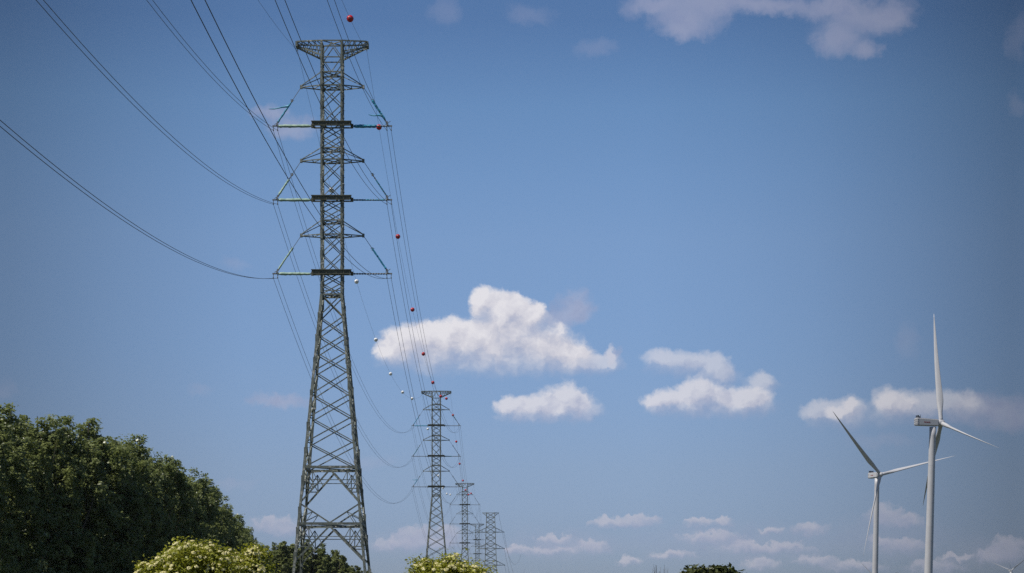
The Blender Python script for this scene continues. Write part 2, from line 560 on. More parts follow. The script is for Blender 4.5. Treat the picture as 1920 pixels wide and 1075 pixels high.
def pylon_meshes():
    """meshes of the parts of a lattice pylon of this line, by part"""
    out = {}
    # legs
    rnd = random.Random(3)
    for (sx, sy) in ((-1, -1), (1, -1), (1, 1), (-1, 1)):
        m = MB()
        m.bar(corner(sx, sy, 0), corner(sx, sy, WAIST), 0.31)
        m.bar(corner(sx, sy, WAIST), corner(sx, sy, Z_TOP), 0.24)
        m.box(corner(sx, sy, 0.25), (1.5, 1.5, 0.9))
        # splice plates and gussets
        z = 4.0
        while z < Z_TOP - 2:
            c = corner(sx, sy, z)
            s = 0.37 if z < WAIST else 0.275
            m.box(c, (s + rnd.uniform(-.02, .04), s + rnd.uniform(-.02, .04), rnd.uniform(0.5, 1.3)))
            z += rnd.uniform(2.2, 4.2)
        # climbing pegs on two opposite legs
        if sx * sy < 0:
            z = 3.0
            k = 0
            while z < Z_TOP - 3:
                c = corner(sx, sy, z)
                d = Vector((sx * 0.42, 0, 0)) if k % 2 else Vector((0, sy * 0.42, 0))
                m.bar(c, c + d, 0.05)
                z += 0.45
                k += 1
        out.setdefault('leg', []).append(m)
    # lattice
    b = MB()

    def xpanel(z0, z1, t):
        for (p, q) in FACES:
            a0, a1 = corner(*p, z0), corner(*p, z1)
            b0, b1 = corner(*q, z0), corner(*q, z1)
            b.bar(a0, b1, t)
            inn = Vector((-(p[0] + q[0]) / 2 * 0.07, -(p[1] + q[1]) / 2 * 0.07, 0))
            b.bar(b0 + inn, a1 + inn, t * 0.93)

    def ring(z, t, plan=False):
        for (p, q) in FACES:
            b.bar(corner(*p, z), corner(*q, z), t)
        if plan:
            b.bar(corner(-1, -1, z), corner(1, 1, z), t * 0.7)
            b.bar(corner(1, -1, z - 0.1), corner(-1, 1, z - 0.1), t * 0.7)

    low = [43.3, 40.6, 38.4, 36.2, 33.9, 31.1, 28.3, 25.3, BELT1]
    for z1, z0 in zip(low[:-1], low[1:]):
        xpanel(z0, z1, 0.135)
    for k in range(3):
        zz = [PLAT[k], (PLAT[k] + ARM[k]) / 2, ARM[k], JOINT[k]]
        for z0, z1 in zip(zz[:-1], zz[1:]):
            xpanel(z0, z1, 0.105)
        if k < 2:
            mid = (JOINT[k + 1] + PLAT[k]) / 2
            xpanel(JOINT[k + 1], mid, 0.105)
            xpanel(mid, PLAT[k], 0.105)
        ring(ARM[k], 0.15, True)
        ring(JOINT[k], 0.15, True)
    xpanel(WAIST, (WAIST + PLAT[2]) / 2, 0.12)
    xpanel((WAIST + PLAT[2]) / 2, PLAT[2], 0.12)
    ring(WAIST, 0.2, True)
    ring(WAIST + 0.45, 0.10)
    ring(72.1, 0.12)
    ring(Z_TOP, 0.14, True)
    for (p, q) in FACES:       # K bracing under the top and between joint and top arm
        mid_t = (corner(*p, 73.9) + corner(*q, 73.9)) / 2
        for s in (p, q):
            b.bar(corner(*s, 72.1), mid_t, 0.10)
        mid_b = (corner(*p, JOINT[0]) + corner(*q, JOINT[0])) / 2
        for s in (p, q):
            b.bar(corner(*s, 72.05), mid_b, 0.10)
    # belts and their hangers
    for zb, zleg in ((BELT1, 17.95), (BELT2, 10.8)):
        ring(zb, 0.30)
        b.bar(corner(-1, -1, zb), corner(1, 1, zb), 0.12)
        b.bar(corner(1, -1, zb - 0.2), corner(-1, 1, zb - 0.2), 0.12)
        for (p, q) in FACES:
            c = (corner(*p, zb - 0.3) + corner(*q, zb - 0.3)) / 2
            zt = zb - 1.55
            b.bar(corner(*p, zt), corner(*q, zt), 0.085)
            for s, o in ((p, q), (q, p)):
                leg = corner(*s, zleg)
                b.bar(c, leg, 0.20)
                # sub-bracing of the triangle
                t1, t2 = 0.58, 0.40
                d1 = c.lerp(leg, t1)
                b.bar(corner(*s, d1.z), d1, 0.12)
                up1 = Vector((d1.x, d1.y, zb - 0.5)).lerp(corner(*s, zb), 0.06)
                b.bar(d1, up1, 0.11)
                b.bar(up1, corner(*s, d1.z), 0.10)
                b.bar(corner(*s, zb - 0.5), d1, 0.10)
                d2 = c.lerp(leg, t2)
                b.bar(up1, d2, 0.08)
    for (p, q) in FACES:       # V between the belts, springing from the legs
        c = (corner(*p, BELT2 + 0.1) + corner(*q, BELT2 + 0.1)) / 2
        for s, o in ((p, q), (q, p)):
            leg = corner(*s, 17.75)
            b.bar(leg, c, 0.17)
            m_ = leg.lerp(c, 0.42)
            b.bar(m_, corner(*s, BELT2 + 0.05).lerp(corner(*s, 17.75), 0.25), 0.10)
            b.bar(m_, corner(*s, BELT2).lerp(corner(*o, BELT2), 0.10), 0.08)
    for (p, q) in FACES:       # lowest panel
        c = (corner(*p, 0.8) + corner(*q, 0.8)) / 2
        for s in (p, q):
            b.bar(corner(*s, 10.2), c.lerp(corner(*s, 0.8), 0.9), 0.15)
    out['lattice'] = [b]
    # top arms that carry the earth wires
    for sx in (-1, 1):
        m = MB()
        tipx = sx * 4.22
        T = {}
        for sy in (-1, 1):
            t_hi = Vector((tipx, sy * 0.75, Z_TOP))
            t_lo = Vector((tipx, sy * 0.40, Z_TOP - 0.5))
            c_hi, c_lo = corner(sx, sy, Z_TOP), corner(sx, sy, 72.35)
            m.bar(c_hi, t_hi, 0.15)
            m.bar(c_lo, t_lo, 0.17)
            m.bar(c_hi - Vector((0, 0, .6)), t_lo.lerp(t_hi, 0.25), 0.11)
            n = 4
            for i in range(n):
                a, c2 = i / n, (i + 1) / n
                m.bar(c_hi.lerp(t_hi, a), c_lo.lerp(t_lo, (a + c2) / 2), 0.07)
                m.bar(c_lo.lerp(t_lo, (a + c2) / 2), c_hi.lerp(t_hi, c2), 0.065)
            T[sy] = (c_hi, t_hi, c_lo, t_lo)
        n = 5
        for i in range(n):
            a, c2 = i / n, (i + 1) / n
            m.bar(T[-1][2].lerp(T[-1][3], a), T[1][2].lerp(T[1][3], c2), 0.08)
            m.bar(T[1][0].lerp(T[1][1], a), T[-1][0].lerp(T[-1][1], c2), 0.08)
            m.bar(T[-1][2].lerp(T[-1][3], c2), T[1][2].lerp(T[1][3], c2), 0.08)
        m.box((tipx + sx * 0.08, 0, Z_TOP - 0.25), (0.26, 1.5, 0.60))
        m.bar((tipx, 0, Z_TOP - 0.6), (tipx, 0, Z_TOP - 1.0), 0.08)
        out.setdefault('earth_wire_arm', []).append(m)
    # support arms, three per side
    for k in range(3):
        for sx in (-1, 1):
            m = MB()
            tip = Vector((sx * 3.72, 0, ARM[k]))
            for sy in (-1, 1):
                ty = Vector((0, sy * 0.14, 0))
                m.bar(corner(sx, sy, ARM[k]), tip + ty, 0.115)
                m.bar(corner(sx, sy, JOINT[k]), tip + ty + Vector((0, 0, 0.2)), 0.095)
            ca, cb = corner(sx, -1, ARM[k]), corner(sx, 1, ARM[k])
            m.bar(ca.lerp(tip, 0.45), cb.lerp(tip, 0.45), 0.09)
            m.bar(ca.lerp(tip, 0.03), cb.lerp(tip, 0.45), 0.08)
            m.box(tip + Vector((sx * 0.06, 0, 0.05)), (0.28, 0.40, 0.42))
            out.setdefault('support_arm', []).append((k, sx, m))
    # platform girders: a deep one across the front legs, a shallow one behind
    for k in range(3):
        m = MB()
        z = PLAT[k]
        y = -1.44
        m.box((0, y, z), (4.75, 0.07, 0.44))
        m.box((0, y, z + 0.25), (4.9, 0.32, 0.07))
        m.box((0, y, z - 0.25), (4.5, 0.26, 0.07))
        for x in (-2.2, -1.5, -0.6, 0.6, 1.5, 2.2):
            m.box((x, y, z), (0.06, 0.20, 0.425))
        m.box((0, 1.44, z + 0.12), (4.6, 0.16, 0.16))
        for sx in (-1, 1):
            m.box((sx * 2.3, 0.01, z + 0.10), (0.20, 2.70, 0.18))
            m.box((sx * 0.9, 0.01, z + 0.10), (0.12, 2.70, 0.12))
            m.box((sx * 2.42, 0, z), (0.30, 0.34, 0.46))
        out.setdefault('platform_girder', []).append(m)
    return out


def lerp_pts(a, b, n, sag=0.0):
    a, b = Vector(a), Vector(b)
    return [a.lerp(b, i / n) + Vector((0, 0, -sag * 4 * (i / n) * (1 - i / n))) for i in range(n + 1)]


def sheds(a, b, r0, r1, pitch=0.16):
    """a ribbed composite insulator from a to b"""
    m = MB()
    a, b = Vector(a), Vector(b)
    n = max(6, int((b - a).length / pitch))
    pts, rr = [], []
    for i in range(n + 1):
        t = i / n
        pts.append(a.lerp(b, t))
        rr.append(r1 if i % 2 else r0)
    m.tube(pts, rr, 8)
    return m


def sleeve(a, b, r, seed, n=14, sag=0.0):
    """a lumpy fabric wrapping tied round an insulator"""
    rnd = random.Random(seed)
    m = MB()
    pts = lerp_pts(a, b, n, sag)
    rr = []
    for i in range(n + 1):
        e = 1.0 if 0 < i < n else 0.7
        pts[i] = pts[i] + Vector((0, rnd.uniform(-.02, .02), rnd.uniform(-.02, .02)))
        rr.append(r * e * rnd.uniform(0.86, 1.12))
    m.tube(pts, rr, 8)
    return m


PM = pylon_meshes()
PART = {}
PART['leg'] = [m.mesh('leg', M['steel']) for m in PM['leg']]
PART['lattice'] = [m.mesh('lattice', M['steel']) for m in PM['lattice']]
PART['earth_wire_arm'] = [m.mesh('earth_wire_arm', M['steel']) for m in PM['earth_wire_arm']]
PART['support_arm'] = [m.mesh('support_arm', M['steel']) for (_, _, m) in PM['support_arm']]
PART['platform_girder'] = [m.mesh('platform_girder', M['girder']) for m in PM['platform_girder']]


def post_geo(k, sx):
    z = PLAT[k] - 0.02
    return Vector((sx * 2.55, 0, z)), Vector((sx * 6.6, 0, z))


def stay_geo(k, sx):
    return Vector((sx * 3.85, 0, ARM[k] - 0.05)), Vector((sx * 6.75, 0, PLAT[k] + 0.28))


INS = {}
for k in range(3):
    for sx in (-1, 1):
        a, b = post_geo(k, sx)
        INS[('post', k, sx)] = sheds(a, b, 0.06, 0.115).mesh('post_insulator', M['rubber'])
        y = MB()
        y.box((sx * 6.92, 0, PLAT[k]), (0.75, 0.14, 0.16))
        y.box((sx * 6.75, 0, PLAT[k] + 0.16), (0.16, 0.3, 0.22))
        for x in (6.66, 7.18):
            y.bar((sx * x, 0, PLAT[k]), (sx * x, 0, PLAT[k] - 0.5), 0.07)
            y.bar((sx * x, -0.22, PLAT[k] - 0.5), (sx * x, 0.22, PLAT[k] - 0.5), 0.11)
        ring = [Vector((sx * (6.62 + 0.0), 0.26 * math.cos(t), PLAT[k] + 0.26 * math.sin(t))) for t in [i * math.pi / 6 for i in range(13)]]
        y.tube(ring, 0.022, 5)
        INS[('yoke', k, sx)] = y.mesh('yoke', M['fitting'])
        a, b = stay_geo(k, sx)
        c = a.lerp(b, 0.36)
        st = sheds(c, b.lerp(a, 0.05), 0.045, 0.09)
        st.tube([a, c], 0.035, 6)
        st.tube([b.lerp(a, 0.05), b], 0.04, 6)
        INS[('stay', k, sx)] = st.mesh('stay_insulator', M['rubber'])
        fit = MB()
        fit.box(c, (0.20, 0.12, 0.34))
        fit.bar(c + Vector((-.24, 0, .1)), c + Vector((.24, 0, .02)), 0.05)
        INS[('fit', k, sx, 0)] = fit.mesh('upper_fitting', M['fitting'])
        fit = MB()
        fit.box(b.lerp(a, 0.04), (0.24, 0.12, 0.24))
        fit.bar(b + Vector((-.3, 0, -.12)), b + Vector((.34, 0, .3)), 0.06)
        fit.bar(b.lerp(a, 0.04), b + Vector((.02, 0, .09)), 0.08)
        INS[('fit', k, sx, 1)] = fit.mesh('lower_fitting', M['fitting'])

WORDS_H = ['top', 'middle', 'bottom']


def build_pylon(idx, label, wraps):
    root = thing('lattice_pylon', (P_X[idx], P_Y[idx], 0), label, 'pylon', 'lattice pylons in a row')
    for n in ('leg', 'lattice', 'earth_wire_arm', 'support_arm', 'platform_girder'):
        for me in PART[n]:
            link(n, me, root)
    for k in range(3):
        for sx in (-1, 1):
            p = link('post_insulator', INS[('post', k, sx)], root)
            link('yoke', INS[('yoke', k, sx)], p)
            s = link('stay_insulator', INS[('stay', k, sx)], root)
            link('end_fitting', INS[('fit', k, sx, 0)], s)
            link('end_fitting', INS[('fit', k, sx, 1)], s)
            for kind, par in (('post', p), ('stay', s)):
                spec = wraps.get((kind, k, sx))
                if not spec:
                    continue
                col, t0, t1, rad = spec[:4]
                a, b = post_geo(k, sx) if kind == 'post' else stay_geo(k, sx)
                m = sleeve(a.lerp(b, t0), a.lerp(b, t1), rad, hash((idx, k, sx, kind == 'post')) % 999)
                m.build('wrapping', M[col], par)
                cname = {'green': 'pale green', 'blue': 'turquoise', 'bluegrey': 'faded blue'}[col]
                tag(par, '%s %s insulator in %s wrapping' % (WORDS_H[k], 'horizontal' if kind == 'post' else 'slanting', cname))
                if len(spec) > 4:           # a loose end blowing in the wind
                    ta, vec = spec[4]
                    q = a.lerp(b, ta)
                    f = MB()
                    pts = [q + Vector(vec) * (i / 7) + Vector((0, 0.05 * math.sin(i * 1.3), 0.05 * math.sin(i * 1.1))) for i in range(8)]
                    f.tube(pts, [0.20, 0.13, 0.10, 0.085, 0.07, 0.075, 0.06, 0.03], 6)
                    f.build('loose_strip', M[col], par)
    return root


W1 = {
    ('post', 0, -1): ('green', 0.02, 1.0, 0.19), ('post', 1, -1): ('green', 0.02, 0.98, 0.19), ('post', 2, -1): ('green', 0.02, 0.98, 0.18),
    ('post', 0, 1): ('blue', 0.02, 0.70, 0.20), ('post', 1, 1): ('blue', 0.0, 0.98, 0.095),
    ('stay', 0, -1): ('blue', 0.40, 0.96, 0.11, (0.52, (-2.4, 0, -0.35))), ('stay', 1, -1): ('green', 0.50, 0.92, 0.13),
    ('stay', 2, -1): ('green', 0.32, 0.93, 0.11),
    ('stay', 0, 1): ('blue', 0.34, 0.88, 0.14, (0.78, (-1.7, 0, 0.1))), ('stay', 2, 1): ('blue', 0.34, 0.95, 0.11),
    ('stay', 1, 1): ('blue', 0.50, 0.97, 0.08),
}
W2 = {
    ('post', 0, -1): ('blue', 0.0, 0.95, 0.13), ('stay', 0, -1): ('blue', 0.45, 0.95, 0.10), ('stay', 1, -1): ('bluegrey', 0.45, 0.95, 0.10),
    ('stay', 2, -1): ('blue', 0.5, 0.9, 0.10, (0.6, (-1.5, 0, 0.1))), ('post', 1, 1): ('bluegrey', 0.0, 0.5, 0.14),
    ('stay', 0, 1): ('bluegrey', 0.4, 0.7, 0.12),
}
build_pylon(0, 'tall lattice pylon nearest the camera, with green and turquoise wrapped insulators', W1)
build_pylon(1, 'mid-sized lattice pylon next behind the tall near one, rising from the right flowering bush', W2)
build_pylon(2, 'small grey lattice pylon close behind the right shoulder of the second pylon', {})
build_pylon(3, 'smallest and faintest lattice pylon, standing just left of the wide-armed far tower', {})


# ------------------------------------------------------------------ conductors and earth wires
def span(a, b, sag, n):
    return lerp_pts(a, b, n, sag)


BACK = Vector((LX + 4.8, -140.0, 0))        # next pylon, behind the camera
SEAT = [Vector((P_X[i], P_Y[i], 0)) for i in range(4)]


def wire_points(dx, z, sags, jitter=0.0):
    nodes = [BACK] + SEAT
    pts = []
    for i in range(4):
        a = nodes[i] + Vector((dx, 0, z))
        b = nodes[i + 1] + Vector((dx, 0, z))
        seg = span(a, b, sags[i] + jitter * (1 if i % 2 else -1), 70 if i < 2 else 36)
        pts += seg if i == 0 else seg[1:]
    return pts


HW = ['top', 'middle', 'bottom']
for k in range(3):
    for sx in (-1, 1):
        for j, x in enumerate((6.66, 7.18)):
            dx = sx * x
            m = MB()
            m.tube(wire_points(dx, PLAT[k] - 0.55, [17.8, 13.4, 14.0, 12.5], 0.12 * (j - 0.5)), 0.0225, 5)
            o = m.build('conductor', M['wire'], None, True)
            side = 'left' if sx < 0 else 'right'
            inner = 'inner' if j == 0 else 'outer'
            tag(o, '%s wire of the dark pair hung from the %s %s insulators' % (inner, HW[k], side), 'power line', 'conductor wires')

EARTH_DX, EARTH_Z = 4.22, Z_TOP - 1.0
EARTH_SAG = [18.0, 14.4, 14.2, 12.0]
EW = {}
for sx, side, ballc in ((-1, 'left', 'white'), (1, 'right', 'red')):
    pts = wire_points(sx * EARTH_DX, EARTH_Z, EARTH_SAG)
    EW[sx] = pts
    m = MB()
    m.tube(pts, 0.015, 5)
    tag(m.build('earth_wire', M['wire'], None, True),
        'thin earth wire along the pylon tops, the %s one strung with %s balls' % (side, ballc), 'power line', 'earth wires')


def on_wire(pts, Y):
    for a, b in zip(pts[:-1], pts[1:]):
        if a.y <= Y <= b.y:
            return a.lerp(b, (Y - a.y) / (b.y - a.y))


def ball_mesh(name, mat):
    bm = bmesh.new()
    bmesh.ops.create_uvsphere(bm, u_segments=28, v_segments=18, radius=0.375)
    me = bpy.data.meshes.new(name)
    bm.to_mesh(me)
    bm.free()
    me.materials.append(mat)
    me.polygons.foreach_set('use_smooth', [True] * len(me.polygons))
    return me


def collar_mesh():
    m = MB()
    m.tube([(0, -0.375, 0), (0, -0.40, 0), (0, -0.401, 0), (0, -0.52, 0)], [0.09, 0.08, 0.045, 0.04], 10)
    m.tube([(0, 0.375, 0), (0, 0.40, 0), (0, 0.401, 0), (0, 0.52, 0)], [0.09, 0.08, 0.045, 0.04], 10)
    # joint flange of the two half shells
    m.tube([(0.385 * math.sin(t), 0.385 * math.cos(t), 0) for t in [i * math.pi / 12 for i in range(25)]], 0.012, 5)
    return m.mesh('clamp', M['fitting'])


BALL = {'red': ball_mesh('red_ball', M['red']), 'white': ball_mesh('white_ball', M['white'])}
COLLAR = collar_mesh()
ORD = ['first', 'second', 'third', 'fourth', 'fifth', 'sixth', 'seventh', 'eighth']


def balls(color, sx, items):
    for Y, label in items:
        p = on_wire(EW[sx], Y)
        o = link('marker_ball', BALL[color])
        o.location = p
        tag(o, label, 'marker ball', '%s aerial marker balls' % color)
        if Y < 650:
            link('clamp', COLLAR, o)


red = [(228.0, 'big red marker ball up above the near pylon top, near the upper picture edge'),
       (284.0, 'red marker ball in front of the top right insulator of the near pylon')]
for i, Y in enumerate((332, 382, 430, 483, 538, 587)):
    red.append((Y, '%s red marker ball down the wire in open sky between near and second pylon' % ORD[i]))
for i, Y in enumerate((653, 692, 736, 785, 831, 885, 938)):
    red.append((Y, '%s small red marker ball behind the second pylon, counted towards the third' % ORD[i]))
balls('red', 1, red)
white = [(309, 'white marker ball seen through the lattice of the near pylon')]
for i, Y in enumerate((360, 412, 463, 515, 565)):
    white.append((Y, '%s white marker ball on the thin wire falling from near to second pylon' % ORD[i]))
for i, Y in enumerate((672, 718, 768, 818, 866, 915)):
    white.append((Y, '%s tiny white marker ball by the second pylon, counted towards the third' % ORD[i]))
balls('white', -1, white)


# ------------------------------------------------------------------ far strain tower of another line
def strain_tower():
    Y = 1150.0
    X = (920 - 960) / F * Y
    root = thing('strain_tower', (X, Y, 0), 'far broad lattice tower with three pairs of pointed arms, rightmost of the towers', 'pylon')
    H = 68.7

    def hh(z):
        return 2.15 + (H - z) * 0.034

    def cn(sx, sy, z):
        return Vector((sx * hh(z), sy * hh(z), z))
    for s in ((-1, -1), (1, -1), (1, 1), (-1, 1)):
        m = MB()
        m.bar(cn(*s, 0), cn(*s, H), 0.30)
        m.build('leg', M['steel'], root)
    b = MB()
    zs = [0, 7, 13.5, 19.5, 25, 30, 34.5, 38, 40.5, 43, 46.2, 49.4, 52, 55.2, 58.3, 61, 63.7, 66.3, H]
    for z0, z1 in zip(zs[:-1], zs[1:]):
        for (p, q) in FACES:
            b.bar(cn(*p, z0), cn(*q, z1), 0.17)
            b.bar(cn(*q, z0) * 0.985 + Vector((0, 0, 0.015 * z0)), cn(*p, z1) * 0.985 + Vector((0, 0, 0.015 * z1)), 0.16)
            b.bar(cn(*p, z1), cn(*q, z1), 0.15)
    b.build('lattice', M['steel'], root)
    tips = []
    for (z, ln, h) in ((58.3, 7.2, 2.4), (49.4, 7.4, 2.4), (40.5, 7.6, 2.4), (H, 4.3, -1.6)):
        for sx in (-1, 1):
            m = MB()
            tip = Vector((sx * ln, 0, z))
            for sy in (-1, 1):
                m.bar(cn(sx, sy, z), tip, 0.2)
                m.bar(cn(sx, sy, z + h), tip + Vector((0, 0, 0.12 if h > 0 else -.12)), 0.15)
                for i in range(3):
                    a, c = cn(sx, sy, z).lerp(tip, i / 3 + .1), cn(sx, sy, z + h).lerp(tip, i / 3 + .1)
                    m.bar(a, c, 0.1)
            m.box(tip, (0.4, 0.4, 0.4))
            m.build('crossarm' if h > 0 else 'earth_wire_arm', M['steel'], root)
            tips.append((root.location + tip, sx, z))
    return tips


tips = strain_tower()
for p, sx, z in tips:
    if sx > 0:
        e = Vector((p.x + 14, 1560, p.z - 6))
        m = MB()
        m.tube(span(p - Vector((0, 0, .3)), e, 16, 40), 0.05, 5)
        nm = {58.3: 'upper', 49.4: 'middle', 40.5: 'lower'}.get(z, 'topmost')
        tag(m.build('far_wire', M['wire'], None, True), 'faint wire hanging from the %s right arm of the broad far tower' % nm, 'power line', 'wires of the far tower')


# ------------------------------------------------------------------ wind turbines
def loft(sections, close=True):
    m = MB()
    n = len(sections[0])
    for s in sections:
        m.v += [tuple(p) for p in s]
    for i in range(len(sections) - 1):
        for j in range(n):
            m.f.append((i * n + j, i * n + (j + 1) % n, (i + 1) * n + (j + 1) % n, (i + 1) * n + j))
    m.f.append(tuple(reversed(range(n))))
    m.f.append(tuple((len(sections) - 1) * n + j for j in range(n)))
    return m


def blade_mesh(pitch, cs=1.0, Lb=51.5, cone=0.045, prebend=2.1):
    """blade along +Z from the hub centre; +X is the rotor axis (upwind); pitch turns the chord towards X"""
    secs = []
    n = 20
    for i in range(31):
        t = (i / 30) ** 1.15
        r = 1.1 + t * (Lb - 1.1)
        if t < 0.05:
            ch, th = 1.9, 1.9
        elif t < 0.2:
            s = (t - 0.05) / 0.15
            s = s * s * (3 - 2 * s)
            ch, th = 1.9 + s * 1.65, 1.9 - s * 0.95
        else:
            s = (t - 0.2) / 0.8
            ch = 3.55 * (1 - s) ** 0.9 * 0.88 + 0.42 * (1 - 0.6 * s ** 6)
            th = 0.95 * (1 - s) ** 1.1 + 0.07
        if t >= 0.05:
            ch = ch * (cs + (1 - cs) * max(0.0, 1 - (t - 0.05) / 0.15))
        tw = pitch + R(14) * (1 - t) ** 2
        xo = r * cone + prebend * t * t
        ring = []
        for j in range(n):
            a = 2 * math.pi * j / n
            cx = (math.cos(a) * 0.5 + (0.14 if t > 0.05 else 0) * (1 if t > 0.2 else max(0, (t - .05) / .15))) * ch
            cy = math.sin(a) * 0.5 * th * (1 - 0.35 * math.cos(a) if t > 0.12 else 1)
            ring.append(Vector((xo + cx * math.sin(tw) + cy * math.cos(tw), -cx * math.cos(tw) + cy * math.sin(tw), r)))
        secs.append(ring)
    return loft(secs)


def build_turbine(loc, yaw, lean, thetas, pitch, label, hub_h, s=1.0, cs=1.0, tilt=5.5, detail=True, group='white wind turbines'):
    """thetas: blade angles from straight up, turning towards local -Y"""
    root = thing('wind_turbine', loc, label, 'wind turbine', group)
    root.rotation_euler = (Matrix.Rotation(lean, 3, 'Y') @ Matrix.Rotation(yaw, 3, 'Z')).to_euler()
    nose = 4.0 * s
    tb = MB()
    zt = hub_h - 1.95 * s
    secs = []
    for i in range(25):
        t = i / 24
        r = (2.05 - 0.62 * t) * s
        secs.append([Vector((r * math.cos(a), r * math.sin(a), t * zt)) for a in [2 * math.pi * j / 40 for j in range(40)]])
    tw = loft(secs).build('tower', M['turbine'], root, True)
    if detail:
        fl = MB()
        for t in (0.30, 0.58, 0.82):
            r = (2.05 - 0.62 * t) * s + 0.012
            fl.tube([(0, 0, t * zt - 0.07), (0, 0, t * zt + 0.07)], r, 40)
        fl.build('flange', M['turbine'], tw)
    # nacelle
    nb = bmesh.new()
    bmesh.ops.create_cube(nb, size=1.0)
    x0, x1 = -8.3 * s, 2.3 * s
    for v in nb.verts:
        fx = v.co.x > 0
        v.co.x = x1 if fx else x0
        v.co.y *= (3.0 if fx else 3.5) * s
        v.co.z = (v.co.z * (3.0 if fx else 3.35) + (0.0 if fx else (-0.02 if v.co.z < 0 else 0.12))) * s + hub_h
    bmesh.ops.bevel(nb, geom=list(nb.edges), offset=0.32 * s, segments=3, affect='EDGES')
    me = bpy.data.meshes.new('nacelle')
    nb.to_mesh(me)
    nb.free()
    me.materials.append(M['turbine'])
    nac = link('nacelle', me, root)
    if detail:
        lv = MB()
        for q in (-0.95, -0.05, 0.85):
            lv.box((x0 - 0.03, 0, hub_h + q * s), (0.10, 2.6 * s, 0.20 * s))
            for sy in (-1, 1):
                lv.box((x0 + 0.75 * s, sy * 1.72 * s, hub_h + q * s), (0.9 * s, 0.10, 0.20 * s))
        lv.build('louvre', M['dark'], nac)
        cl = MB()
        cl.box((x0 + 0.9 * s, 0, hub_h + 2.3 * s), (0.45 * s, 2.7 * s, 1.25 * s))
        cl.box((x0 + 2.0 * s, 0.3 * s, hub_h + 2.1 * s), (0.6 * s, 1.4 * s, 0.85 * s))
        cl.bar((x0 + 1.2 * s, -0.9 * s, hub_h + 1.6 * s), (x0 + 2.2 * s, -0.9 * s, hub_h + 3.2 * s), 0.09 * s)
        cl.bar((x0 + 2.6 * s, 0.9 * s, hub_h + 1.5 * s), (x0 + 2.6 * s, 0.9 * s, hub_h + 3.4 * s), 0.08 * s)
        cl.build('cooler', M['dark'], nac)
        lt = MB()
        for side in (-1, 1):
            x = -4.6
            for i, (wd, ht) in enumerate(((.30, .62), (.24, .44), (.30, .44), (.16, .58), (.30, .44), (.26, .44), (.24, .60), (.28, .44))):
                yy = side * (1.75 - 0.25 * (x * s - x0) / (x1 - x0)) * s
                lt.box((x * s, yy + side * 0.005, hub_h - 0.1 * s + (ht - .44) / 2 * s), (wd * s, 0.05, ht * s))
                x += wd + 0.11
        lt.build('lettering', M['logo'], nac)
    # hub
    hs = []
    for (x, r) in ((2.1, 1.2), (2.6, 1.5), (3.4, 1.62), (4.3, 1.58), (5.0, 1.3), (5.5, 0.8), (5.75, 0.3), (5.8, 0.05)):
        hs.append([Vector((x * s, r * s * math.cos(a), hub_h + r * s * math.sin(a))) for a in [2 * math.pi * j / 28 for j in range(28)]])
    loft(hs).build('hub', M['turbine'], root, True)
    bme = blade_mesh(pitch, cs).mesh('blade', M['turbine'], True)
    for th in thetas:
        b = link('blade', bme, root)
        b.location = (nose, 0, hub_h)
        b.rotation_euler = (Matrix.Rotation(R(-tilt), 3, 'Y') @ Matrix.Rotation(th, 3, 'X')).to_euler()
        b.scale = (s, s, s)
    return root


def turbine_at(px, py, Y, lean, axis, s, hub_h=None):
    """base position so that the hub of a leaning turbine shows at (px, py)"""
    h = at(px, py, Y)
    yaw = math.atan2(axis[1], axis[0])
    off = Matrix.Rotation(lean, 3, 'Y') @ Matrix.Rotation(yaw, 3, 'Z') @ Vector((4.0 * s, 0, h.z))
    return Vector((h.x - off.x, h.y - off.y, 0)), yaw, h.z


b1, yaw1, hz1 = turbine_at(1765, 793, 952, R(1.7), (0.981, 0.195), 1.0)
build_turbine(b1, yaw1, R(1.7), [R(-11.1 - 1.7), R(108.9 - 1.7), R(228.9 - 1.7)], R(62),
              'large white wind turbine near the right edge, one blade standing almost straight up', hz1, 1.0, 0.86)
b2, yaw2, hz2 = turbine_at(1651, 890, 1290, R(1.2), (0.358, -0.934), 1.0)
build_turbine(b2, yaw2, R(1.2), [-R(-45.5), -R(74.5), -R(194.5)], R(-72),
              'white wind turbine left of the largest one, its rotor turned towards the viewer', hz2, 1.0, 0.95, -1.0)
b3, yaw3, hz3 = turbine_at(1896, 1070, 3300, 0, (0.1, -0.995), 0.69)
build_turbine(b3, yaw3, 0, [-R(-68), -R(52), -R(172)], R(20),
              'tiny distant turbine rotor at the bottom right corner', hz3, 0.69, 1.0, 4.0, False)
b4, yaw4, hz4 = turbine_at(1644, 1085, 3300, 0, (0.1, -0.995), 0.69)
build_turbine(b4, yaw4, 0, [-R(-46), -R(74), -R(194)], R(20),
              'tiny distant turbine with two blade tips showing beside the foot of the second turbine', hz4, 0.69, 1.0, 4.0, False)
b5, yaw5, hz5 = turbine_at(1904, 1086, 3900, 0, (0.5, -0.866), 0.69)
build_turbine(b5, yaw5, 0, [-R(-29), -R(91), -R(211)], R(20),
              'distant turbine behind the corner rotor, showing a single thin blade tip', hz5, 0.69, 1.0, 4.0, False)


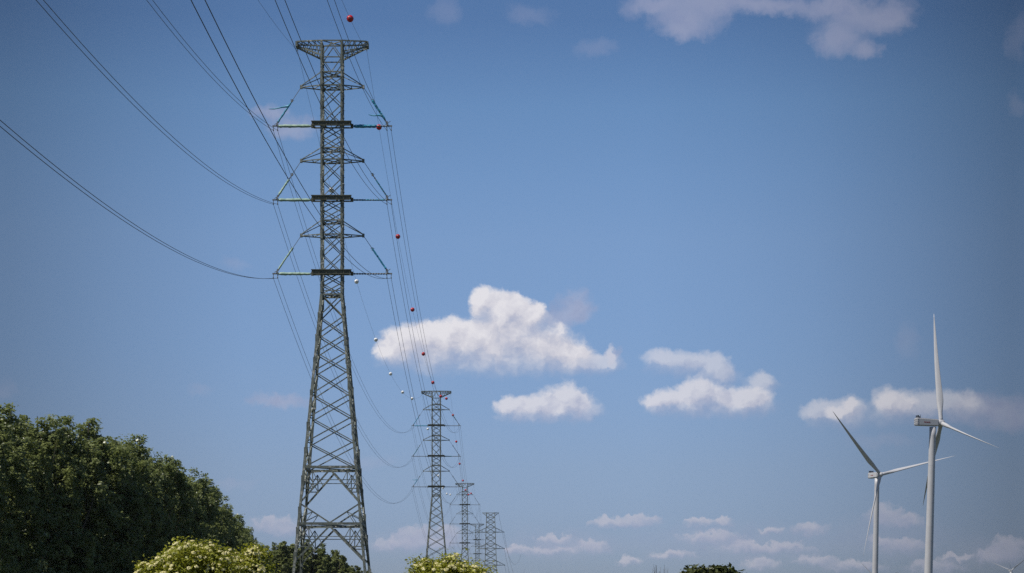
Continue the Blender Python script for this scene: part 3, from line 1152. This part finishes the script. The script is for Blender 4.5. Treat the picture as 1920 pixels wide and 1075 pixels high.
# ------------------------------------------------------------------ trees and bushes
def leaf_mesh(name, centers, size, mat, rng, up=0.25, outward=None, aspect=1.5):
    """many separate bent leaf faces"""
    n = len(centers)
    nrm = rng.normal(size=(n, 3))
    nrm /= np.linalg.norm(nrm, axis=1)[:, None]
    nrm[:, 2] += up
    if outward is not None:
        nrm += outward * 0.9
    nrm /= np.linalg.norm(nrm, axis=1)[:, None]
    ref = rng.normal(size=(n, 3))
    u = np.cross(nrm, ref)
    u /= np.linalg.norm(u, axis=1)[:, None]
    v = np.cross(nrm, u)
    sz = size * rng.uniform(0.6, 1.35, size=(n, 1))
    a = centers - u * sz * 0.5 * aspect
    c = centers + u * sz * 0.5 * aspect
    bend = nrm * sz * 0.12
    b = centers + v * sz * 0.5 + bend
    d = centers - v * sz * 0.5 + bend
    verts = np.stack([a, b, c, d], axis=1).reshape(-1, 3)
    me = bpy.data.meshes.new(name)
    me.vertices.add(n * 4)
    me.vertices.foreach_set('co', verts.astype(np.float32).ravel())
    me.loops.add(n * 4)
    me.loops.foreach_set('vertex_index', np.arange(n * 4, dtype=np.int32))
    me.polygons.add(n)
    me.polygons.foreach_set('loop_start', np.arange(n, dtype=np.int32) * 4)
    me.update(calc_edges=True)
    me.materials.append(mat)
    return me


def crown_points(lobes, n_clumps, per, spread, rng, inner=0.45):
    """lobes: (cx, cy, cz, rx, ry, rz); leaf clumps sit mostly near the lobe surfaces"""
    lo = np.array(lobes)
    area = (lo[:, 3] * lo[:, 5]) ** 0.9
    pick = rng.choice(len(lo), size=n_clumps, p=area / area.sum())
    d = rng.normal(size=(n_clumps, 3))
    d /= np.linalg.norm(d, axis=1)[:, None]
    rad = np.clip(rng.beta(4.0, 1.4, size=n_clumps), inner, 1.0)
    cc = lo[pick, :3] + d * rad[:, None] * lo[pick, 3:6]
    s = spread * rng.uniform(0.6, 1.3, size=n_clumps)
    pts = np.repeat(cc, per, axis=0) + np.clip(rng.normal(size=(n_clumps * per, 3)), -1.6, 1.6) * np.repeat(s, per)[:, None] * np.array([1, 1, 0.8])
    outw = np.repeat(d, per, axis=0)
    return pts, outw


def trunk_mb(h, r, lobes, rng, n_limb=9):
    m = MB()
    k = 9
    pts = [Vector((0.12 * math.sin(i * 1.1), 0.12 * math.cos(i * 1.4), h * i / k)) for i in range(k + 1)]
    m.tube(pts, [r * (1.25 if i == 0 else 1 - 0.92 * i / k) for i in range(k + 1)], 9)
    for i in rng.choice(len(lobes), size=min(n_limb, len(lobes)), replace=False):
        l = lobes[i]
        z0 = max(0.12 * h, min(0.8 * h, l[2] - 0.3 * h))
        a = Vector((0, 0, z0))
        b = Vector((l[0], l[1], l[2]))
        mid = a.lerp(b, 0.5) + Vector((0, 0, -0.04 * h))
        m.tube([a, mid, b], [r * 0.4, r * 0.28, r * 0.07], 6)
    return m


def poplar_variant(seed, h, rw, mat, leaf=0.175, clumps=1500, per=46, shoots=130):
    """tall dense tree made of many upward pointing shoots"""
    rng = np.random.default_rng(seed)
    lobes = [(0, 0, h * 0.34, rw * 0.48, rw * 0.48, h * 0.30), (0, 0, h * 0.64, rw * 0.26, rw * 0.26, h * 0.24)]
    for i in range(shoots):
        a = rng.uniform(0, 2 * math.pi)
        t = rng.uniform(0.05, 0.93) ** 1.15
        r = rw * 1.05 * min(1.0, 0.55 + 3.0 * t) * max(0.05, 1 - t) ** 0.62 * rng.uniform(0.66, 1.06)
        s = rw * rng.uniform(0.09, 0.16)
        lobes.append((r * math.cos(a), r * math.sin(a), h * t - s, s, s, s * rng.uniform(1.8, 3.2)))
    for i in range(9):      # leaders
        a = rng.uniform(0, 2 * math.pi)
        r = rw * rng.uniform(0.02, 0.62)
        z = h * (0.97 - 0.22 * (r / rw) ** 1.1) * rng.uniform(0.92, 0.98)
        k = h * rng.uniform(0.07, 0.10)
        lobes.append((r * math.cos(a), r * math.sin(a), z - k, rw * 0.10, rw * 0.10, k))
    pts, ow = crown_points(lobes, clumps, per, 0.20, rng)
    keep = pts[:, 2] > 0.6
    crown = leaf_mesh('crown', pts[keep], leaf, mat, rng, 0.7, ow[keep])
    trunk = trunk_mb(h * 0.9, 0.32, lobes, rng, 14).mesh('trunk', M['bark'])
    return crown, trunk


VAR = [poplar_variant(s, 20.0, 4.6, M['leaf'], 0.160, 1250, 34, 110) for s in (11, 12, 13, 14)]
# tops of the row of trees, falling away from the camera: photo column, photo row, distance
TOPS = [(-110, 748, 150), (-40, 751, 160), (15, 757, 167), (92, 768, 173), (158, 777, 180), (200, 797, 186), (232, 806, 191), (262, 824, 198),
        (294, 838, 205), (322, 852, 213), (345, 866, 222), (368, 880, 231), (388, 893, 241), (404, 912, 257), (420, 930, 275), (433, 946, 293),
        (447, 961, 312), (456, 974, 330), (466, 986, 350), (473, 999, 372), (479, 1012, 396)]
px_, py_, y_ = (np.array([t[i] for t in TOPS], float) for i in range(3))
rt = random.Random(21)
ROW = []
for i in range(30):
    u = (i / 29) ** 1.0 * (len(TOPS) - 1)
    ROW.append((np.interp(u, range(len(TOPS)), px_), np.interp(u, range(len(TOPS)), py_) + rt.uniform(0, 11) * (1 if i % 3 else 0), np.interp(u, range(len(TOPS)), y_), 0.0))
BACKROW = [(np.interp(u, range(len(TOPS)), px_), np.interp(u, range(len(TOPS)), py_) + 4, np.interp(u, range(len(TOPS)), y_), rt.uniform(5.5, 8.0))
           for u in [0.5, 1.6, 2.4, 3.1, 3.9, 5.0, 7.0, 10.5]]
nt = 0
for rows, name in ((ROW, 'front'), (BACKROW, 'rear')):
    for i, (px, py, Y, shift) in enumerate(rows):
        top = at(px, py, Y)
        lab = 'dark leafy tree in the middle of the tall dense row left of the pylon'
        if name == 'front':
            if i == 0:
                lab = 'dark tree cut off by the left edge, nearest of the dense row'
            elif i == len(rows) - 1:
                lab = 'last and lowest tree at the right end of the dense dark row'
            elif i == len(rows) - 2:
                lab = 'dark tree one before the right end of the dense row, above the left flowering bush'
        t = thing('poplar_tree', (top.x - shift, top.y + shift * 0.4, 0), lab, 'tree', 'dark trees in a dense row')
        s = top.z / (18.5 + 1.1 * min(1.0, max(0.0, (Y - 170) / 120)))
        k = rt.uniform(0.92, 1.12)
        t.scale = (s * k, s * k, s)
        t.rotation_euler = (0, 0, nt * 1.9 + 0.4)
        c, tr = VAR[nt % 4]
        link('crown', c, t)
        link('trunk', tr, t)
        nt += 1

FARV = [poplar_variant(s, 20.0, 6.0, M['leaf_far'], 0.26, 1000, 40, 80) for s in (31, 32)]
for i, (px, py, Y, lab) in enumerate([
        (508, 1012, 425, 'distant round-topped tree between the left flowering bush and the near pylon legs'),
        (536, 1010, 416, 'distant dark tree just left of the left legs of the near pylon'),
        (562, 1008, 428, 'distant dark tree behind the left legs of the near pylon'),
        (590, 1012, 418, 'distant dark tree seen framed between the near pylon legs'),
        (614, 1020, 432, 'distant dark tree right of centre between the near pylon legs'),
        (636, 1036, 425, 'distant dark tree beside the lower right inside of the near pylon legs'),
        (660, 1052, 440, 'low distant tree behind the right pylon legs'),
        (682, 1066, 445, 'lowest distant tree ending the far grove right of the near pylon')]):
    top = at(px, py, Y)
    t = thing('broadleaf_tree', (top.x, top.y, 0), lab, 'tree', 'trees of the far grove')
    s = top.z / 19.6
    t.scale = (s * 1.05, s * 1.05, s)
    t.rotation_euler = (0, 0, i * 2.3)
    c, tr = FARV[i % 2]
    link('crown', c, t)
    link('trunk', tr, t)


def bush(name, px_list, Y, label, cat, mat, leaf, per_lobe, blossoms=0, seed=5, base_px=None, spread=0.16, depth=1.0):
    """px_list: (px, py, half width in px) of each visible lobe top"""
    rng = np.random.default_rng(seed)
    cx = base_px or sum(p[0] for p in px_list) / len(px_list)
    origin = Vector(((cx - 960) / F * Y, Y, 0))
    root = thing(name, origin, label, cat)
    lobes = []
    for (px, py, hwp) in px_list:
        r = hwp / F * Y
        for dy in (-0.7, 0.1, 0.8):
            top = at(px + rng.uniform(-8, 8), py + abs(dy) * 9 + 2, Y)
            oy = dy * r * 1.5 * depth + rng.uniform(-.2, .2)
            rz = r * 0.95
            lobes.append((top.x - origin.x, oy, top.z - rz, r, r, rz))
            lobes.append((top.x - origin.x + rng.uniform(-.2, .2), oy, top.z - rz * 2.0, r * 1.15, r * 1.15, rz * 1.1))
    zs = min(l[2] for l in lobes)
    xs = [l[0] for l in lobes]
    for i in range(10):          # the lower body, below the frame
        lobes.append((rng.uniform(min(xs), max(xs)), rng.uniform(-.8, .8), rng.uniform(0.5, zs), 0.8, 0.8, 0.7))
    pts, ow = crown_points(lobes, per_lobe, 36, spread, rng, 0.5)
    keep = pts[:, 2] > 0.15
    link('crown', leaf_mesh('crown', pts[keep], leaf, mat, rng, 0.8, ow[keep], 1.7), root)
    h = max(l[2] for l in lobes)
    m = MB()
    for i, l in enumerate(lobes[::2]):
        a = Vector((rng.uniform(-.3, .3), rng.uniform(-.3, .3), 0))
        b = Vector((l[0], l[1], l[2]))
        m.tube([a, a.lerp(b, 0.5) + Vector((0, 0, 0.3)), b, b + Vector((0, 0, l[5] * 0.9))], [0.06, 0.04, 0.02, 0.008], 6)
    m.build('stem', M['bark'], root)
    if blossoms:
        lo = np.array(lobes[:len(px_list) * 6])
        f = MB()
        k = 0
        while k < blossoms:
            l = lo[rng.integers(len(lo))]
            d = rng.normal(size=3)
            d[2] = abs(d[2]) * 0.9
            d[1] -= 0.5
            d /= np.linalg.norm(d)
            p = l[:3] + d * l[3:6] * rng.uniform(0.97, 1.12)
            q = (p[None] - lo[:, :3]) / lo[:, 3:6]
            if (np.linalg.norm(q, axis=1) < 0.8).any():
                k += 0.2
                continue
            nrm = (Vector(d) * 0.6 + Vector((-0.1, -0.45, 0.9))).normalized()
            rot = nrm.to_track_quat('Z', 'Y').to_matrix()
            rad = rng.uniform(0.03, 0.07)
            # an umbel: a shallow plate of many little florets
            rim = [Vector(p) + rot @ Vector((rad * 0.92 * rng.uniform(.85, 1.1) * math.cos(a_), rad * 0.92 * rng.uniform(.85, 1.1) * math.sin(a_), 0)) for a_ in [i * math.pi / 5 for i in range(10)]]
            f.add(rim + [Vector(p) + rot @ Vector((0, 0, 0.02)), Vector(p) - rot @ Vector((0, 0, 0.03))],
                  [(i, (i + 1) % 10, 10) for i in range(10)] + [((i + 1) % 10, i, 11) for i in range(10)])
            for j in range(30):
                rr = rad * math.sqrt(rng.uniform(0, 1))
                a = rng.uniform(0, 2 * math.pi)
                c = Vector(p) + rot @ Vector((rr * math.cos(a), rr * math.sin(a), 0.03 * (1 - (rr / rad) ** 2) + rng.uniform(-.006, .006)))
                s = rng.uniform(0.014, 0.024)
                t = rot @ Matrix.Rotation(rng.uniform(0, 3), 3, 'Z')
                f.add([c + t @ Vector((s, 0, 0)), c + t @ Vector((0, s, 0)), c + t @ Vector((-s, 0, 0)), c + t @ Vector((0, -s, 0)), c + t @ Vector((0, 0, s * 0.7))],
                      [(0, 1, 4), (1, 2, 4), (2, 3, 4), (3, 0, 4), (3, 2, 1, 0)])
            k += 1
        f.build('blossoms', M['blossom'], root)
    return root


bush('elder_bush', [(292, 1050, 30), (318, 1030, 30), (352, 1010, 32), (390, 1018, 30), (420, 1026, 26), (455, 1042, 26), (478, 1022, 14), (484, 1054, 12)], 60,
     'sunlit elder bush full of cream flower heads, left of the near pylon foot', 'bush', M['elder'], 0.055, 1500, 430, 5)
bush('elder_bush', [(783, 1066, 18), (812, 1052, 20), (838, 1046, 20), (862, 1048, 20), (888, 1054, 20), (905, 1064, 16), (853, 1036, 6), (793, 1046, 6)], 60,
     'elder bush with cream flower heads below the second pylon', 'bush', M['elder'], 0.052, 1100, 190, 8)
bush('small_tree', [(1288, 1068, 16), (1304, 1060, 16), (1322, 1056, 16), (1342, 1054, 18), (1362, 1062, 16), (1380, 1068, 14), (1388, 1072, 10)], 140,
     'round olive-green treetop on the bottom edge, between pylons and turbines', 'tree', M['oak'], 0.20, 260, 0, 9, None, 0.26, 0.6)

# bare twigs poking up left of the small tree
tw = MB()
rng = random.Random(4)
for i in range(16):
    px = 1222 + rng.uniform(0, 36)
    top = at(px, 1058 + rng.uniform(0, 14), 140)
    a = Vector(((1240 + (px - 1240) * 0.35 - 960) / F * 140, 140 + rng.uniform(-.5, .5), 0))
    tw.tube([a, a.lerp(top, 0.55) + Vector((rng.uniform(-.1, .1), 0, 0)), top], [0.035, 0.02, 0.006], 5)
    for j in range(3):
        q = a.lerp(top, 0.75 + 0.07 * j)
        tw.tube([q, q + Vector((rng.uniform(-.25, .25), rng.uniform(-.2, .2), rng.uniform(.15, .4)))], [0.01, 0.004], 4)
o = tw.build('bare_shrub', M['bark'])
tag(o, 'thin bare twigs just left of the round olive treetop on the bottom edge', 'shrub')

# ------------------------------------------------------------------ air
HAZE = 3.0e-5
hm = bpy.data.materials.new("haze_air")
hm.use_nodes = True
ht = hm.node_tree
ht.nodes.clear()
pv = ht.nodes.new('ShaderNodeVolumePrincipled')
pv.inputs['Color'].default_value = (0.80, 0.88, 1.0, 1)
pv.inputs['Density'].default_value = HAZE
pv.inputs['Anisotropy'].default_value = 0.2
ho = ht.nodes.new('ShaderNodeOutputMaterial')
ht.links.new(pv.outputs['Volume'], ho.inputs['Volume'])
hb = MB()
hb.box((0, 0, 89.5), (12200, 12200, 181))
haze = hb.build('haze', hm)
tag(haze, kind='stuff')
